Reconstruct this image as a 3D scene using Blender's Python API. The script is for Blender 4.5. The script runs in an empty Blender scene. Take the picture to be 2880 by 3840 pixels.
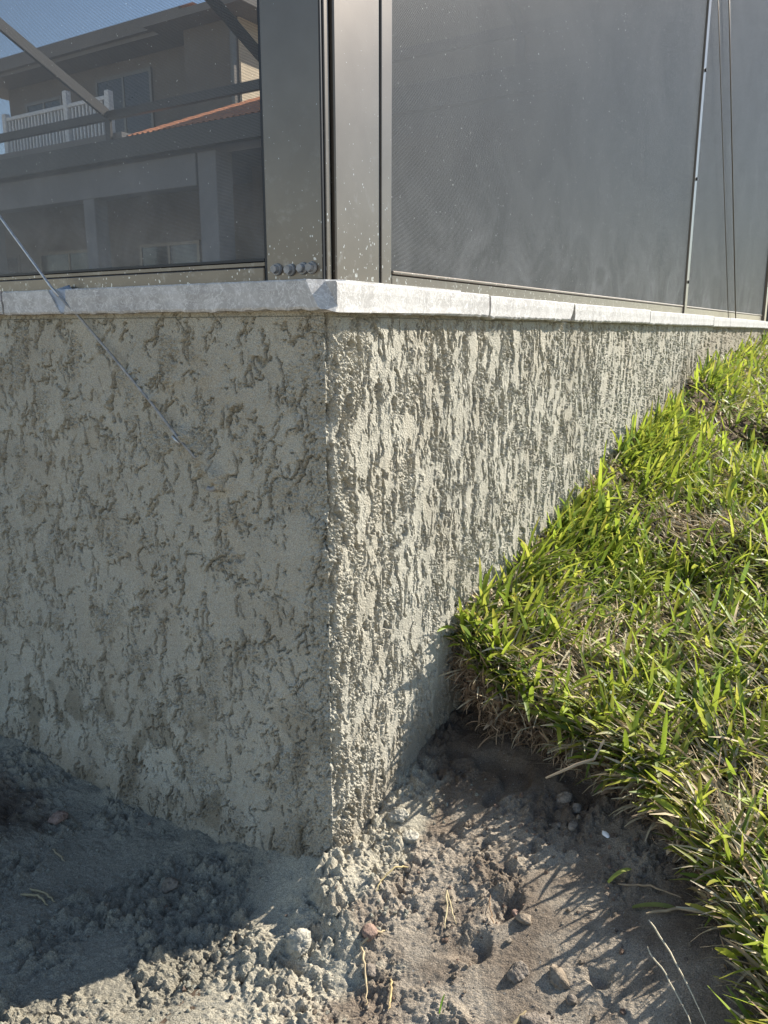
import bpy, bmesh, math, random
import numpy as np
from mathutils import Vector, Matrix

SC = bpy.context.scene
COL = SC.collection
R = math.radians
rng = np.random.default_rng(7)
random.seed(7)

# ------------------------------------------------------------------ camera
cam_d = bpy.data.cameras.new('camera')
cam = bpy.data.objects.new('camera', cam_d); COL.objects.link(cam)
cam.location = (0.5307, -0.7269, 0.6614)
cam.rotation_euler = (R(90 - 12.77), 0, R(32))
cam_d.sensor_fit = 'VERTICAL'; cam_d.sensor_height = 36; cam_d.sensor_width = 27
cam_d.lens = 28.07
cam_d.clip_start = 0.01; cam_d.clip_end = 3000
SC.camera = cam

# ------------------------------------------------------------------ sky, sun, exposure
SUN_AZ, SUN_EL = R(30), R(36.5)
world = bpy.data.worlds.new('World'); SC.world = world; world.use_nodes = True
wn = world.node_tree.nodes
sky = wn.new('ShaderNodeTexSky'); sky.sky_type = 'NISHITA'; sky.sun_disc = False
sky.sun_elevation = SUN_EL; sky.sun_rotation = SUN_AZ
sky.air_density = 1.0; sky.dust_density = 0.1; sky.ozone_density = 1.0
world.node_tree.links.new(sky.outputs[0], wn['Background'].inputs[0])
wn['Background'].inputs[1].default_value = 0.09
sun_d = bpy.data.lights.new('sun', 'SUN'); sun_d.energy = 5.0; sun_d.angle = R(0.53)
sun_d.color = (1.0, 0.94, 0.84)
sun = bpy.data.objects.new('sun', sun_d); COL.objects.link(sun)
sdir = Vector((math.sin(SUN_AZ) * math.cos(SUN_EL), math.cos(SUN_AZ) * math.cos(SUN_EL), math.sin(SUN_EL)))
sun.rotation_euler = (-sdir).to_track_quat('-Z', 'Y').to_euler(); sun.location = sdir * 30
vs = SC.view_settings
vs.view_transform = 'Standard'; vs.look = 'None'; vs.gamma = 1.0; vs.use_curve_mapping = False
vs.exposure = 1.25

# ------------------------------------------------------------------ noise
_perm = np.random.default_rng(3).permutation(256); _perm = np.concatenate([_perm, _perm, _perm])
_ga = np.random.default_rng(5).random(256) * 2 * math.pi
_gx, _gy = np.cos(_ga), np.sin(_ga)
def perlin(x, y, seed=0):
    x = np.asarray(x, float) + seed * 17.31; y = np.asarray(y, float) + seed * 9.77
    xi = np.floor(x).astype(np.int64); yi = np.floor(y).astype(np.int64)
    xf = x - xi; yf = y - yi
    xi &= 255; yi &= 255
    u = xf * xf * xf * (xf * (xf * 6 - 15) + 10); v = yf * yf * yf * (yf * (yf * 6 - 15) + 10)
    def g(ix, iy, fx, fy):
        h = _perm[_perm[ix] + iy] & 255
        return _gx[h] * fx + _gy[h] * fy
    xi1 = (xi + 1) & 255; yi1 = (yi + 1) & 255
    a = g(xi, yi, xf, yf); b = g(xi1, yi, xf - 1, yf)
    c = g(xi, yi1, xf, yf - 1); d = g(xi1, yi1, xf - 1, yf - 1)
    return (a + u * (b - a)) + v * ((c + u * (d - c)) - (a + u * (b - a)))
def fbm(x, y, o=4, seed=0, gain=.5):
    s = 0; a = 1; t = 0
    for i in range(o):
        s = s + a * perlin(x * 2 ** i, y * 2 ** i, seed + i); t += a; a *= gain
    return s / t * 1.6
def sst(a, b, x):
    t = np.clip((x - a) / (b - a), 0, 1); return t * t * (3 - 2 * t)

def balls(x, y, cell, seed=0, rmin=.25, rmax=.72, fill=1.0):
    """cellular field of half-buried round grains, height in units of the cell"""
    x = np.asarray(x) / cell + seed * 3.7; y = np.asarray(y) / cell - seed * 5.3
    xi = np.floor(x).astype(np.int64); yi = np.floor(y).astype(np.int64); h = np.zeros_like(x)
    for i in (-1, 0, 1):
        for j in (-1, 0, 1):
            cx = xi + i; cy = yi + j
            k = (cx * 73856093 ^ cy * 19349663 ^ (seed + 11) * 83492791) & 0x7fffffff
            k = (k * 1103515245 + 12345) & 0x7fffffff; a = (k >> 8 & 1023) / 1023.
            k = (k * 1103515245 + 12345) & 0x7fffffff; b = (k >> 8 & 1023) / 1023.
            k = (k * 1103515245 + 12345) & 0x7fffffff; c = (k >> 8 & 1023) / 1023.
            k = (k * 1103515245 + 12345) & 0x7fffffff; d = (k >> 8 & 1023) / 1023.
            r = (rmin + (rmax - rmin) * c) * (d < fill)
            q = r * r - (cx + a - x) ** 2 - (cy + b - y) ** 2
            h = np.maximum(h, np.sqrt(np.maximum(q, 0)))
    return h

# ------------------------------------------------------------------ helpers
def tag(o, label=None, cat=None, group=None, kind=None):
    if label: o['label'] = label
    if cat: o['category'] = cat
    if group: o['group'] = group
    if kind: o['kind'] = kind
    return o
def adopt(o, parent):
    o.parent = parent
    if parent.parent is None: o.matrix_parent_inverse = Matrix.Translation(-Vector(parent.location))
def empty(name, loc, label, cat, group=None):
    e = bpy.data.objects.new(name, None); e.location = loc; e.empty_display_size = .05
    COL.objects.link(e); return tag(e, label, cat, group)
def link(name, me, mat, parent=None):
    o = bpy.data.objects.new(name, me); COL.objects.link(o)
    if mat and not me.materials: me.materials.append(mat)
    if parent is not None: adopt(o, parent)
    return o
def np_mesh(name, V, F, smooth=False, col=None):
    """V (n,3), F (m,4) or (m,3)"""
    me = bpy.data.meshes.new(name)
    V = np.ascontiguousarray(V, dtype=np.float32); F = np.ascontiguousarray(F, dtype=np.int32)
    m, k = F.shape
    me.vertices.add(len(V)); me.vertices.foreach_set('co', V.ravel())
    me.loops.add(m * k); me.loops.foreach_set('vertex_index', F.ravel())
    me.polygons.add(m); me.polygons.foreach_set('loop_start', np.arange(0, m * k, k, dtype=np.int32))
    me.polygons.foreach_set('use_smooth', np.full(m, smooth, dtype=bool))
    me.update(calc_edges=True)
    if col is not None:
        a = me.color_attributes.new('Col', 'FLOAT_COLOR', 'POINT')
        c = np.ones((len(V), 4), np.float32); c[:, :3] = col
        a.data.foreach_set('color', c.ravel())
    return me
def grid_faces(nu, nv):
    i = np.arange(nu - 1)[:, None] * nv + np.arange(nv - 1)[None, :]
    i = i.ravel(); return np.stack([i, i + nv, i + nv + 1, i + 1], 1)
def bm_obj(name, bm, mat, parent=None, smooth=False):
    me = bpy.data.meshes.new(name); bm.normal_update(); bm.to_mesh(me); bm.free()
    if smooth:
        for p in me.polygons: p.use_smooth = True
    return link(name, me, mat, parent)
def box_bm(lo, hi, bev=0.0, seg=1):
    bm = bmesh.new(); bmesh.ops.create_cube(bm, size=1)
    c = [(a + b) / 2 for a, b in zip(lo, hi)]; s = [abs(b - a) for a, b in zip(lo, hi)]
    for v in bm.verts: v.co = Vector((c[i] + v.co[i] * s[i] for i in range(3)))
    if bev: bmesh.ops.bevel(bm, geom=bm.edges[:], offset=bev, segments=seg, affect='EDGES', profile=.6)
    return bm
def box(name, lo, hi, mat, parent=None, bev=0.0, seg=1):
    return bm_obj(name, box_bm(lo, hi, bev, seg), mat, parent)
def tube_np(P, rad, n=8, caps=True):
    """tube verts/faces along polyline P with radius array"""
    P = np.asarray(P, float); m = len(P); rad = np.broadcast_to(rad, (m,))
    T = np.gradient(P, axis=0); T /= np.linalg.norm(T, axis=1)[:, None] + 1e-12
    ref = np.array([0, 0, 1.]) if abs(T[0][2]) < .9 else np.array([1., 0, 0])
    V = []
    for i in range(m):
        a = np.cross(T[i], ref); a /= np.linalg.norm(a) + 1e-12; b = np.cross(T[i], a)
        for k in range(n):
            t = 2 * math.pi * k / n; V.append(P[i] + rad[i] * (math.cos(t) * a + math.sin(t) * b))
    F = [(i * n + k, i * n + (k + 1) % n, (i + 1) * n + (k + 1) % n, (i + 1) * n + k) for i in range(m - 1) for k in range(n)]
    return V, F
def tube(name, P, rad, mat, parent=None, n=8):
    V, F = tube_np(P, rad, n); me = bpy.data.meshes.new(name)
    F = list(F) + [tuple(reversed(range(n))), tuple(range(len(V) - n, len(V)))]
    me.from_pydata([tuple(v) for v in V], [], F)
    for p in me.polygons: p.use_smooth = True
    return link(name, me, mat, parent)

# ------------------------------------------------------------------ materials
def M(name):
    m = bpy.data.materials.new(name); m.use_nodes = True
    nt = m.node_tree; return m, nt, nt.nodes['Principled BSDF']
def N(nt, t, **kw):
    n = nt.nodes.new(t)
    for k, v in kw.items():
        if k in n.inputs.keys(): n.inputs[k].default_value = v
        else: setattr(n, k, v)
    return n
def ramp(nt, src, stops):
    r = nt.nodes.new('ShaderNodeValToRGB'); e = r.color_ramp.elements
    while len(e) < len(stops): e.new(.5)
    for el, (p, c) in zip(e, stops): el.position = p; el.color = (*c, 1) if len(c) == 3 else c
    nt.links.new(src, r.inputs[0]); return r.outputs[0]
def mixc(nt, fac, a, b, mode='MIX'):
    n = nt.nodes.new('ShaderNodeMix'); n.data_type = 'RGBA'; n.blend_type = mode
    for i, v in ((0, fac), (6, a), (7, b)):
        if hasattr(v, 'links'): nt.links.new(v, n.inputs[i])
        else: n.inputs[i].default_value = v if i == 0 else (*v, 1)
    return n.outputs[2]
def coords(nt): return nt.nodes.new('ShaderNodeTexCoord').outputs['Object']
def noise(nt, co, scale, detail=4, rough=.55, dist=0):
    n = N(nt, 'ShaderNodeTexNoise', Scale=scale, Detail=detail, Roughness=rough, Distortion=dist)
    nt.links.new(co, n.inputs['Vector']); return n.outputs['Fac']
def bump(nt, b, h, dist, strength=1.0, prev=None):
    n = N(nt, 'ShaderNodeBump', Strength=strength, Distance=dist)
    nt.links.new(h, n.inputs['Height'])
    if prev is not None: nt.links.new(prev, n.inputs['Normal'])
    if b is not None: nt.links.new(n.outputs[0], b.inputs['Normal'])
    return n.outputs[0]
def attr(nt, name='Col'):
    a = nt.nodes.new('ShaderNodeAttribute'); a.attribute_name = name; return a.outputs['Color']

def mat_stucco():
    m, nt, b = M('cement_stucco'); co = coords(nt)
    c = attr(nt)
    f = noise(nt, co, 900, 2, .6); c = mixc(nt, .7, c, ramp(nt, f, [(.3, (.25, .24, .2)), (.7, (.75, .73, .66))]), 'OVERLAY')
    g = noise(nt, co, 9, 5, .6); c = mixc(nt, .3, c, ramp(nt, g, [(.35, (.36, .34, .3)), (.65, (.62, .61, .58))]), 'OVERLAY')
    nt.links.new(c, b.inputs['Base Color']); b.inputs['Roughness'].default_value = .95
    b.inputs['Specular IOR Level'].default_value = .15
    v = N(nt, 'ShaderNodeTexVoronoi', Scale=480.0); nt.links.new(co, v.inputs['Vector'])
    p = bump(nt, None, noise(nt, co, 420, 3, .7), .0018, 1.0)
    bump(nt, b, v.outputs['Distance'], .0009, .7, p)
    return m
def mat_soil():
    m, nt, b = M('dirt_and_mortar'); co = coords(nt)
    c = attr(nt)
    f = noise(nt, co, 700, 3, .7); c = mixc(nt, .75, c, ramp(nt, f, [(.32, (.18, .17, .15)), (.70, (.84, .82, .78))]), 'OVERLAY')
    w = noise(nt, co, 330, 1, .5); c = mixc(nt, ramp(nt, w, [(.74, (0, 0, 0)), (.77, (.6, .6, .6))]), c, (.5, .48, .43))
    nt.links.new(c, b.inputs['Base Color']); b.inputs['Roughness'].default_value = .95
    b.inputs['Specular IOR Level'].default_value = .15
    p = bump(nt, None, noise(nt, co, 520, 3, .8), .0026, 1)
    bump(nt, b, noise(nt, co, 210, 3, .7), .003, .7, p)
    return m
def mat_plain(name, col, rough=.6, var=.25, scale=30, metal=0, spec=.4, bmp=0, bscale=300):
    m, nt, b = M(name); co = coords(nt)
    f = noise(nt, co, scale, 5, .6)
    d = [max(0, x * (1 - var)) for x in col]; l = [min(1, x * (1 + var)) for x in col]
    nt.links.new(ramp(nt, f, [(.3, d), (.7, l)]), b.inputs['Base Color'])
    b.inputs['Roughness'].default_value = rough; b.inputs['Metallic'].default_value = metal
    b.inputs['Specular IOR Level'].default_value = spec
    if bmp: bump(nt, b, noise(nt, co, bscale, 3, .6), bmp)
    return m
def mat_marble():
    m, nt, b = M('grey_marble'); co = coords(nt)
    n1 = noise(nt, co, 28, 6, .65, .8)
    c = ramp(nt, n1, [(.3, (.31, .295, .28)), (.5, (.39, .375, .355)), (.68, (.47, .455, .435))])
    n2 = noise(nt, co, 16, 5, .6, 2.5)
    vein = ramp(nt, n2, [(.485, (0, 0, 0)), (.5, (1, 1, 1)), (.515, (0, 0, 0))])
    c = mixc(nt, vein, c, (.60, .59, .57))
    n3 = noise(nt, co, 60, 4, .7, 1.5)
    sc = ramp(nt, n3, [(.47, (0, 0, 0)), (.5, (.55, .55, .55)), (.53, (0, 0, 0))]); c = mixc(nt, sc, c, (.7, .69, .67))
    pit = noise(nt, co, 210, 2, .5); c = mixc(nt, ramp(nt, pit, [(.2, (.8, .8, .8)), (.27, (0, 0, 0))]), c, (.2, .19, .17))
    nt.links.new(c, b.inputs['Base Color']); b.inputs['Roughness'].default_value = .75
    b.inputs['Specular IOR Level'].default_value = .3
    p = bump(nt, None, n3, .0006, .7); bump(nt, b, noise(nt, co, 350, 3, .6), .0005, .7, p)
    return m
def mat_bronze():
    """powder coated aluminium with cement splashes near its foot and fine dust specks"""
    m, nt, b = M('bronze_aluminium'); co = coords(nt)
    base = ramp(nt, noise(nt, co, 14, 4, .6), [(.3, (.125, .104, .084)), (.7, (.150, .126, .102))])
    sep = nt.nodes.new('ShaderNodeSeparateXYZ'); nt.links.new(co, sep.inputs[0])
    low = N(nt, 'ShaderNodeMapRange'); nt.links.new(sep.outputs[2], low.inputs[0])
    low.inputs[1].default_value = 1.0; low.inputs[2].default_value = .715; low.inputs[3].default_value = 0; low.inputs[4].default_value = 1
    pw = N(nt, 'ShaderNodeMath', operation='POWER'); nt.links.new(low.outputs[0], pw.inputs[0]); pw.inputs[1].default_value = 3.0
    mp = N(nt, 'ShaderNodeMapping'); mp.inputs['Scale'].default_value = (1, 1, .55); nt.links.new(co, mp.inputs[0])
    v = N(nt, 'ShaderNodeTexVoronoi', Scale=260.0, Randomness=1.0); nt.links.new(mp.outputs[0], v.inputs['Vector'])
    th = N(nt, 'ShaderNodeMath', operation='MULTIPLY_ADD'); nt.links.new(pw.outputs[0], th.inputs[0]); th.inputs[1].default_value = .20; th.inputs[2].default_value = .055
    nz = N(nt, 'ShaderNodeMath', operation='MULTIPLY'); nt.links.new(th.outputs[0], nz.inputs[0])
    nn = noise(nt, co, 75, 3, .7); nr = ramp(nt, nn, [(.42, (0, 0, 0)), (.66, (1.6, 1.6, 1.6))]); nt.links.new(nr, nz.inputs[1])
    lt = N(nt, 'ShaderNodeMath', operation='LESS_THAN'); nt.links.new(v.outputs['Distance'], lt.inputs[0]); nt.links.new(nz.outputs[0], lt.inputs[1])
    f2 = N(nt, 'ShaderNodeMath', operation='MULTIPLY'); nt.links.new(lt.outputs[0], f2.inputs[0]); f2.inputs[1].default_value = .75
    c = mixc(nt, f2.outputs[0], base, (.5, .49, .47))
    film = N(nt, 'ShaderNodeMath', operation='MULTIPLY'); nt.links.new(pw.outputs[0], film.inputs[0])
    nt.links.new(ramp(nt, noise(nt, co, 60, 5, .7), [(.56, (0, 0, 0)), (.85, (.6, .6, .6))]), film.inputs[1])
    c = mixc(nt, film.outputs[0], c, (.42, .41, .4))
    nt.links.new(c, b.inputs['Base Color'])
    b.inputs['Roughness'].default_value = .36; b.inputs['Specular IOR Level'].default_value = .5; b.inputs['Metallic'].default_value = .75
    b.inputs['Coat Weight'].default_value = .12; b.inputs['Coat Roughness'].default_value = .22
    bump(nt, b, noise(nt, co, 900, 2, .5), .00012, .5)
    return m
def mat_screen():
    m, nt, b = M('fibreglass_screen_thread')
    geo = nt.nodes.new('ShaderNodeNewGeometry').outputs['Position']
    sep = nt.nodes.new('ShaderNodeSeparateXYZ'); nt.links.new(geo, sep.inputs[0])
    low = N(nt, 'ShaderNodeMapRange'); nt.links.new(sep.outputs[2], low.inputs[0])
    low.inputs[1].default_value = 1.05; low.inputs[2].default_value = .72; low.inputs[3].default_value = 0; low.inputs[4].default_value = 1
    pw = N(nt, 'ShaderNodeMath', operation='POWER'); nt.links.new(low.outputs[0], pw.inputs[0]); pw.inputs[1].default_value = 2.2
    d = ramp(nt, noise(nt, geo, 9, 5, .65, 1.0), [(.42, (0, 0, 0)), (.75, (1, 1, 1))])
    mu = N(nt, 'ShaderNodeMath', operation='MULTIPLY'); nt.links.new(pw.outputs[0], mu.inputs[0]); nt.links.new(d, mu.inputs[1])
    sp = ramp(nt, noise(nt, geo, 260, 1, .5), [(.765, (0, 0, 0)), (.79, (1, 1, 1))])
    base = ramp(nt, noise(nt, geo, 5, 4, .6, .6), [(.3, (.085, .084, .082)), (.7, (.115, .114, .111))])
    c = mixc(nt, mu.outputs[0], base, (.24, .24, .24)); c = mixc(nt, sp, c, (.6, .6, .58))
    nt.links.new(c, b.inputs['Base Color']); b.inputs['Roughness'].default_value = .42
    b.inputs['Specular IOR Level'].default_value = .6
    return m
def mat_leaf(name, trans=.4, rough=.4):
    m, nt, b = M(name); out = nt.nodes['Material Output']
    c = attr(nt); co = coords(nt)
    f = noise(nt, co, 90, 3, .6); c = mixc(nt, .25, c, ramp(nt, f, [(.3, (.3, .3, .3)), (.7, (.7, .7, .7))]), 'OVERLAY')
    nt.links.new(c, b.inputs['Base Color']); b.inputs['Roughness'].default_value = rough
    b.inputs['Specular IOR Level'].default_value = .3
    t = nt.nodes.new('ShaderNodeBsdfTranslucent'); nt.links.new(c, t.inputs['Color'])
    ms = nt.nodes.new('ShaderNodeMixShader'); ms.inputs[0].default_value = trans
    nt.links.new(b.outputs[0], ms.inputs[1]); nt.links.new(t.outputs[0], ms.inputs[2]); nt.links.new(ms.outputs[0], out.inputs[0])
    return m

STUCCO = mat_stucco(); SOIL = mat_soil(); MARBLE = mat_marble(); BRONZE = mat_bronze(); THREAD = mat_screen()
BLADE = mat_leaf('grass_blade', .5, .48); STRAW = mat_leaf('dry_straw', .2, .85)
RUBBER = mat_plain('black_spline', (.012, .012, .014), .5, .2, 80)
STEEL = mat_plain('galvanised_steel', (.46, .46, .455), .42, .25, 160, .85, .5, .0003, 500)
DULLSTEEL = mat_plain('mortar_smeared_steel', (.29, .285, .275), .7, .35, 120, .2, .4, .0004, 500)
MORTAR = mat_plain('grey_mortar', (.37, .345, .285), .95, .3, 120, 0, .1, .004, 300)
BLUEMORTAR = mat_plain('smooth_blue_grey_mortar', (.36, .4, .46), .85, .2, 60, 0, .2, .0006, 300)
PINKSTONE = mat_plain('reddish_stone', (.24, .165, .13), .95, .4, 140, 0, .15, .003, 260)
TANSTONE = mat_plain('tan_limestone', (.21, .17, .128), .95, .4, 140, 0, .15, .003, 260)
GREYSTONE = mat_plain('dusty_stone', (.20, .17, .14), .95, .45, 160, 0, .1, .004, 260)
SHELL = mat_plain('white_shell', (.78, .76, .74), .5, .08, 60)
EARTH = mat_plain('dark_earth', (.085, .062, .045), 1, .4, 60, 0, .1, .004, 120)
DECK = mat_plain('deck_paver', (.32, .31, .295), .8, .15, 6)
HWALL = mat_plain('house_stucco', (.14, .12, .10), .95, .08, 3, 0, .1, .004, 40)
HWALL2 = mat_plain('house_fascia_paint', (.17, .17, .172), .9, .06, 3)
SUNCREAM = mat_plain('sunlit_cream_stucco', (.66, .55, .40), .95, .06, 3)
WHITE = mat_plain('white_paint', (.75, .74, .72), .6, .05, 5)
DARKGLASS = mat_plain('dark_window_glass', (.018, .02, .022), .08, .2, 2)
TERRA = mat_plain('terracotta_tile', (.52, .21, .10), .85, .25, 7)
SOFFIT = mat_plain('grey_brown_soffit', (.16, .145, .13), .9, .08, 3)
SHADEBRONZE = mat_plain('shaded_bronze_copy', (.028, .025, .023), .45, .15, 6)  # darker copy of the frame bronze, backlit shade put into its colour
FARLAWN = mat_plain('bare_yard_dirt', (.48, .40, .30), .95, .25, 3)

# ------------------------------------------------------------------ ground sheet
def g_base(x, y):
    b = -.058 + .33 * np.maximum(y + .12, 0) * sst(-.25, -.02, x + .3 * np.minimum(y, 0))
    b = b + .03 * sst(-.35, -.75, x)
    b = np.where(y > .05, b - .12 * (y - .05), b)
    b = np.minimum(b, .16)
    b = b + .03 * sst(.22, .5, x) * sst(.6, .1, np.abs(y))
    return b
EDGE = np.array([(-.6, .34), (.0, .326), (.05, .313), (.091, .309), (.172, .318), (.253, .292), (.325, .260), (.408, .178), (.468, .085), (.520, -.030), (.55, -.2), (.57, -.6), (.60, -3.2)])
def sod_edge(x, y):
    """signed distance to the cut sod edge, > 0 on the lawn side"""
    x = np.asarray(x, float); y = np.asarray(y, float)
    best = np.full(x.shape, 9.0)
    for (ax, ay), (bx, by) in zip(EDGE[:-1], EDGE[1:]):
        dx, dy = bx - ax, by - ay; t = np.clip(((x - ax) * dx + (y - ay) * dy) / (dx * dx + dy * dy), 0, 1)
        best = np.minimum(best, np.hypot(x - ax - t * dx, y - ay - t * dy))
    ye = np.interp(x, EDGE[:, 0], EDGE[:, 1])
    s = np.where(y > ye, best, -best)
    return s + .012 * perlin(x * 16, y * 16, 2) + .008 * perlin(x * 45, y * 45, 4)
def lawn_z(x, y):
    z = np.interp(y, [-.6, .3, .64, .82, .98, 1.44, 1.68, 1.86, 3.6, 6], [.085, .222, .272, .29, .355, .42, .44, .51, .64, .66]) - .43 * np.clip(x, 0, .20) - .10 * np.clip(x - .2, 0, .5)
    z = z + .020 * sst(.12, .0, x)
    return z + .026 * perlin(x * 6, y * 6, 6) + .006 * perlin(x * 25, y * 25, 8)

def axis(segs):
    out = []
    for a, b, s in segs: out.append(np.arange(a, b, s))
    out.append(np.array([segs[-1][1]])); return np.concatenate(out)

gx = axis([(-2.2, -.8, .03), (-.8, -.42, .004), (-.42, .50, .0020), (.50, 1.0, .012)])
gy = axis([(-2.0, -.46, .03), (-.46, -.37, .005), (-.37, .24, .0020), (.24, .6, .006)])
X, Y = np.meshgrid(gx, gy, indexing='ij'); X = X.ravel(); Y = Y.ravel()
Zg = g_base(X, Y)
# how much cement slurry lies here
dl = np.where(X < .0, np.maximum(-Y, 0), np.hypot(X, np.minimum(Y, 0)))       # distance to the wall foot
dl = np.where(Y > 0, np.abs(X), dl)
nm = fbm(X * 9, Y * 9, 4, 20)
mort = sst(.115, .03, dl + .05 * nm) * np.where(Y > 0, sst(.34, .05, Y + .03 * nm), 1)
fore = sst(.15, .02, X + .10 * nm + .22 * (Y + .1)) * sst(-.62, -.40, X + .06 * nm - .4 * (Y + .2)) * sst(.30, .5, .75 + .7 * fbm(X * 6, Y * 6, 3, 33))
mort = np.maximum(mort, fore * .95)
heap = np.exp(-(dl / .045) ** 2) * (.014 + .012 * perlin(X * 22, Y * 22, 9)) * np.where(Y > .02, .7, 1)
heap += .030 * np.exp(-((X - .03) ** 2 + (Y + .03) ** 2) / .060 ** 2)
heap += .016 * np.exp(-((X + .02) ** 2 + (Y + .13) ** 2) / .035 ** 2)
Zg = Zg + heap
lump = np.abs(fbm(X * 26, Y * 26, 3, 40))
lump2 = np.abs(fbm(X * 75, Y * 75, 3, 44))
rough = sst(-.2, .2, fbm(X * 7 + 3, Y * 7, 3, 50)) * .85 + .15
smear = sst(.20, .27, X + .03 * nm) * sst(.16, .07, Y + .1 * nm)              # smooth, trodden strip before the sod
smear = np.maximum(smear, sst(.05, .3, fbm(X * 9, Y * 9, 3, 52)) * (1 - mort) * .8)
rough = rough * (1 - .8 * smear)
b1 = balls(X + .004 * perlin(X * 90, Y * 90, 1), Y, .026, 1, .2, .7, .55); b2 = balls(X + .003 * perlin(X * 160, Y * 160, 2), Y + .002 * perlin(X * 170, Y * 170, 3), .0115, 2, .25, .7, .7)
wrp = .0018 * perlin(X * 240, Y * 240, 5)
b3 = balls(X + wrp, Y - wrp, .0052, 3, .3, .72, .9); b4 = balls(X - wrp, Y, .0034, 4, .3, .7, .8)
gl = sst(-.1, .25, fbm(X * 15, Y * 15, 3, 56))
Zg += rough * (.016 * (lump - .22) + .0075 * (lump2 - .2)) * (1 + .4 * mort)
Zg += rough * gl * (.0105 * b1 + .0070 * b2 * (1 + .4 * mort)) + (.12 + .88 * rough) * (.0052 * b3 * (.35 + .65 * gl) + .0026 * b4)
Zg -= .006 * sst(.2, .36, fbm(X * 48, Y * 48, 3, 58)) * rough
Zg += .006 * fbm(X * 5, Y * 5, 2, 60) + .0009 * perlin(X * 130, Y * 130, 62)
# scattered hollows and heel marks
Zg -= .012 * sst(.32, .5, fbm(X * 11, Y * 11, 2, 71)) * (1 - mort)
soilc = np.array([.20, .162, .128]); dusty = np.array([.35, .305, .25]); mc = np.array([.41, .38, .31]); dark = np.array([.085, .062, .048])
k = sst(-.35, .35, fbm(X * 14, Y * 14, 4, 80))[:, None]
colr = soilc * (1 - k) + dusty * k
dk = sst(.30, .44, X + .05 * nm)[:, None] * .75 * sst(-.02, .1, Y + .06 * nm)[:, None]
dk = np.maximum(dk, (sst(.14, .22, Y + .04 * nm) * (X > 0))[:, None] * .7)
wall_shade = (sst(.02, -.10, X + .05 * nm + .5 * (Y + .12)))[:, None]          # shade on the left of the corner, painted into the soil colour
dk = np.maximum(dk, (sst(-.16, -.40, X - .1 * nm) * sst(-.06, -.14, Y + .05 * nm))[:, None] * .8)  # far left ground coloured darker to deepen the shade there
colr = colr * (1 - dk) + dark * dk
mm = sst(.2, .75, mort + .28 * fbm(X * 40, Y * 40, 3, 84))[:, None]
colr = colr * (1 - mm) + mc * mm * (1 + .12 * (k - .5))
colr = colr * (1 - .36 * wall_shade)
und = sod_edge(X, Y)
Zg = np.where(und > .05, Zg - .02 * sst(.05, .1, und), Zg)
edge = np.maximum(sst(-1.6, -2.2, X), sst(-1.5, -2.0, Y)); Zg = Zg * (1 - edge) + (-.075) * edge
Gz = Zg.reshape(len(gx), len(gy))
def ground_at(x, y):
    i = int(np.clip(np.searchsorted(gx, x) - 1, 0, len(gx) - 2)); j = int(np.clip(np.searchsorted(gy, y) - 1, 0, len(gy) - 2))
    return float(Gz[i, j])
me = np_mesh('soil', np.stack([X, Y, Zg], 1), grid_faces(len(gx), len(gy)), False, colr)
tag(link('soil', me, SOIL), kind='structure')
# the yard beyond, out to the horizon
bm = bmesh.new()
S = 900
vs_ = [bm.verts.new((x, y, -.085)) for x, y in ((-S, -S), (S, -S), (S, S), (-S, S))]; bm.faces.new(vs_)
tag(bm_obj('ground', bm, FARLAWN), kind='structure')

# ------------------------------------------------------------------ lawn soil body (raised sod)
lx = axis([(-.05, .62, .008), (.62, 2.0, .05), (2.0, 9.0, .5)]); ly = axis([(-3.0, -.5, .1), (-.5, .6, .008), (.6, 2.0, .03), (2.0, 12.0, .25)])
LX, LY = np.meshgrid(lx, ly, indexing='ij'); LX = LX.ravel(); LY = LY.ravel()
sd = sod_edge(LX, LY)
LZ = lawn_z(LX, LY) - .034
LZ = np.where(LX > 2, LZ, LZ + .008 * perlin(LX * 60, LY * 60, 3))
drop = sst(.045, .012, sd)
LZ = LZ * (1 - drop) + np.minimum(-.06, LZ) * drop
me = np_mesh('lawn', np.stack([LX, LY, LZ], 1), grid_faces(len(lx), len(ly)), True)
tag(link('lawn', me, EARTH), kind='structure')

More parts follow.
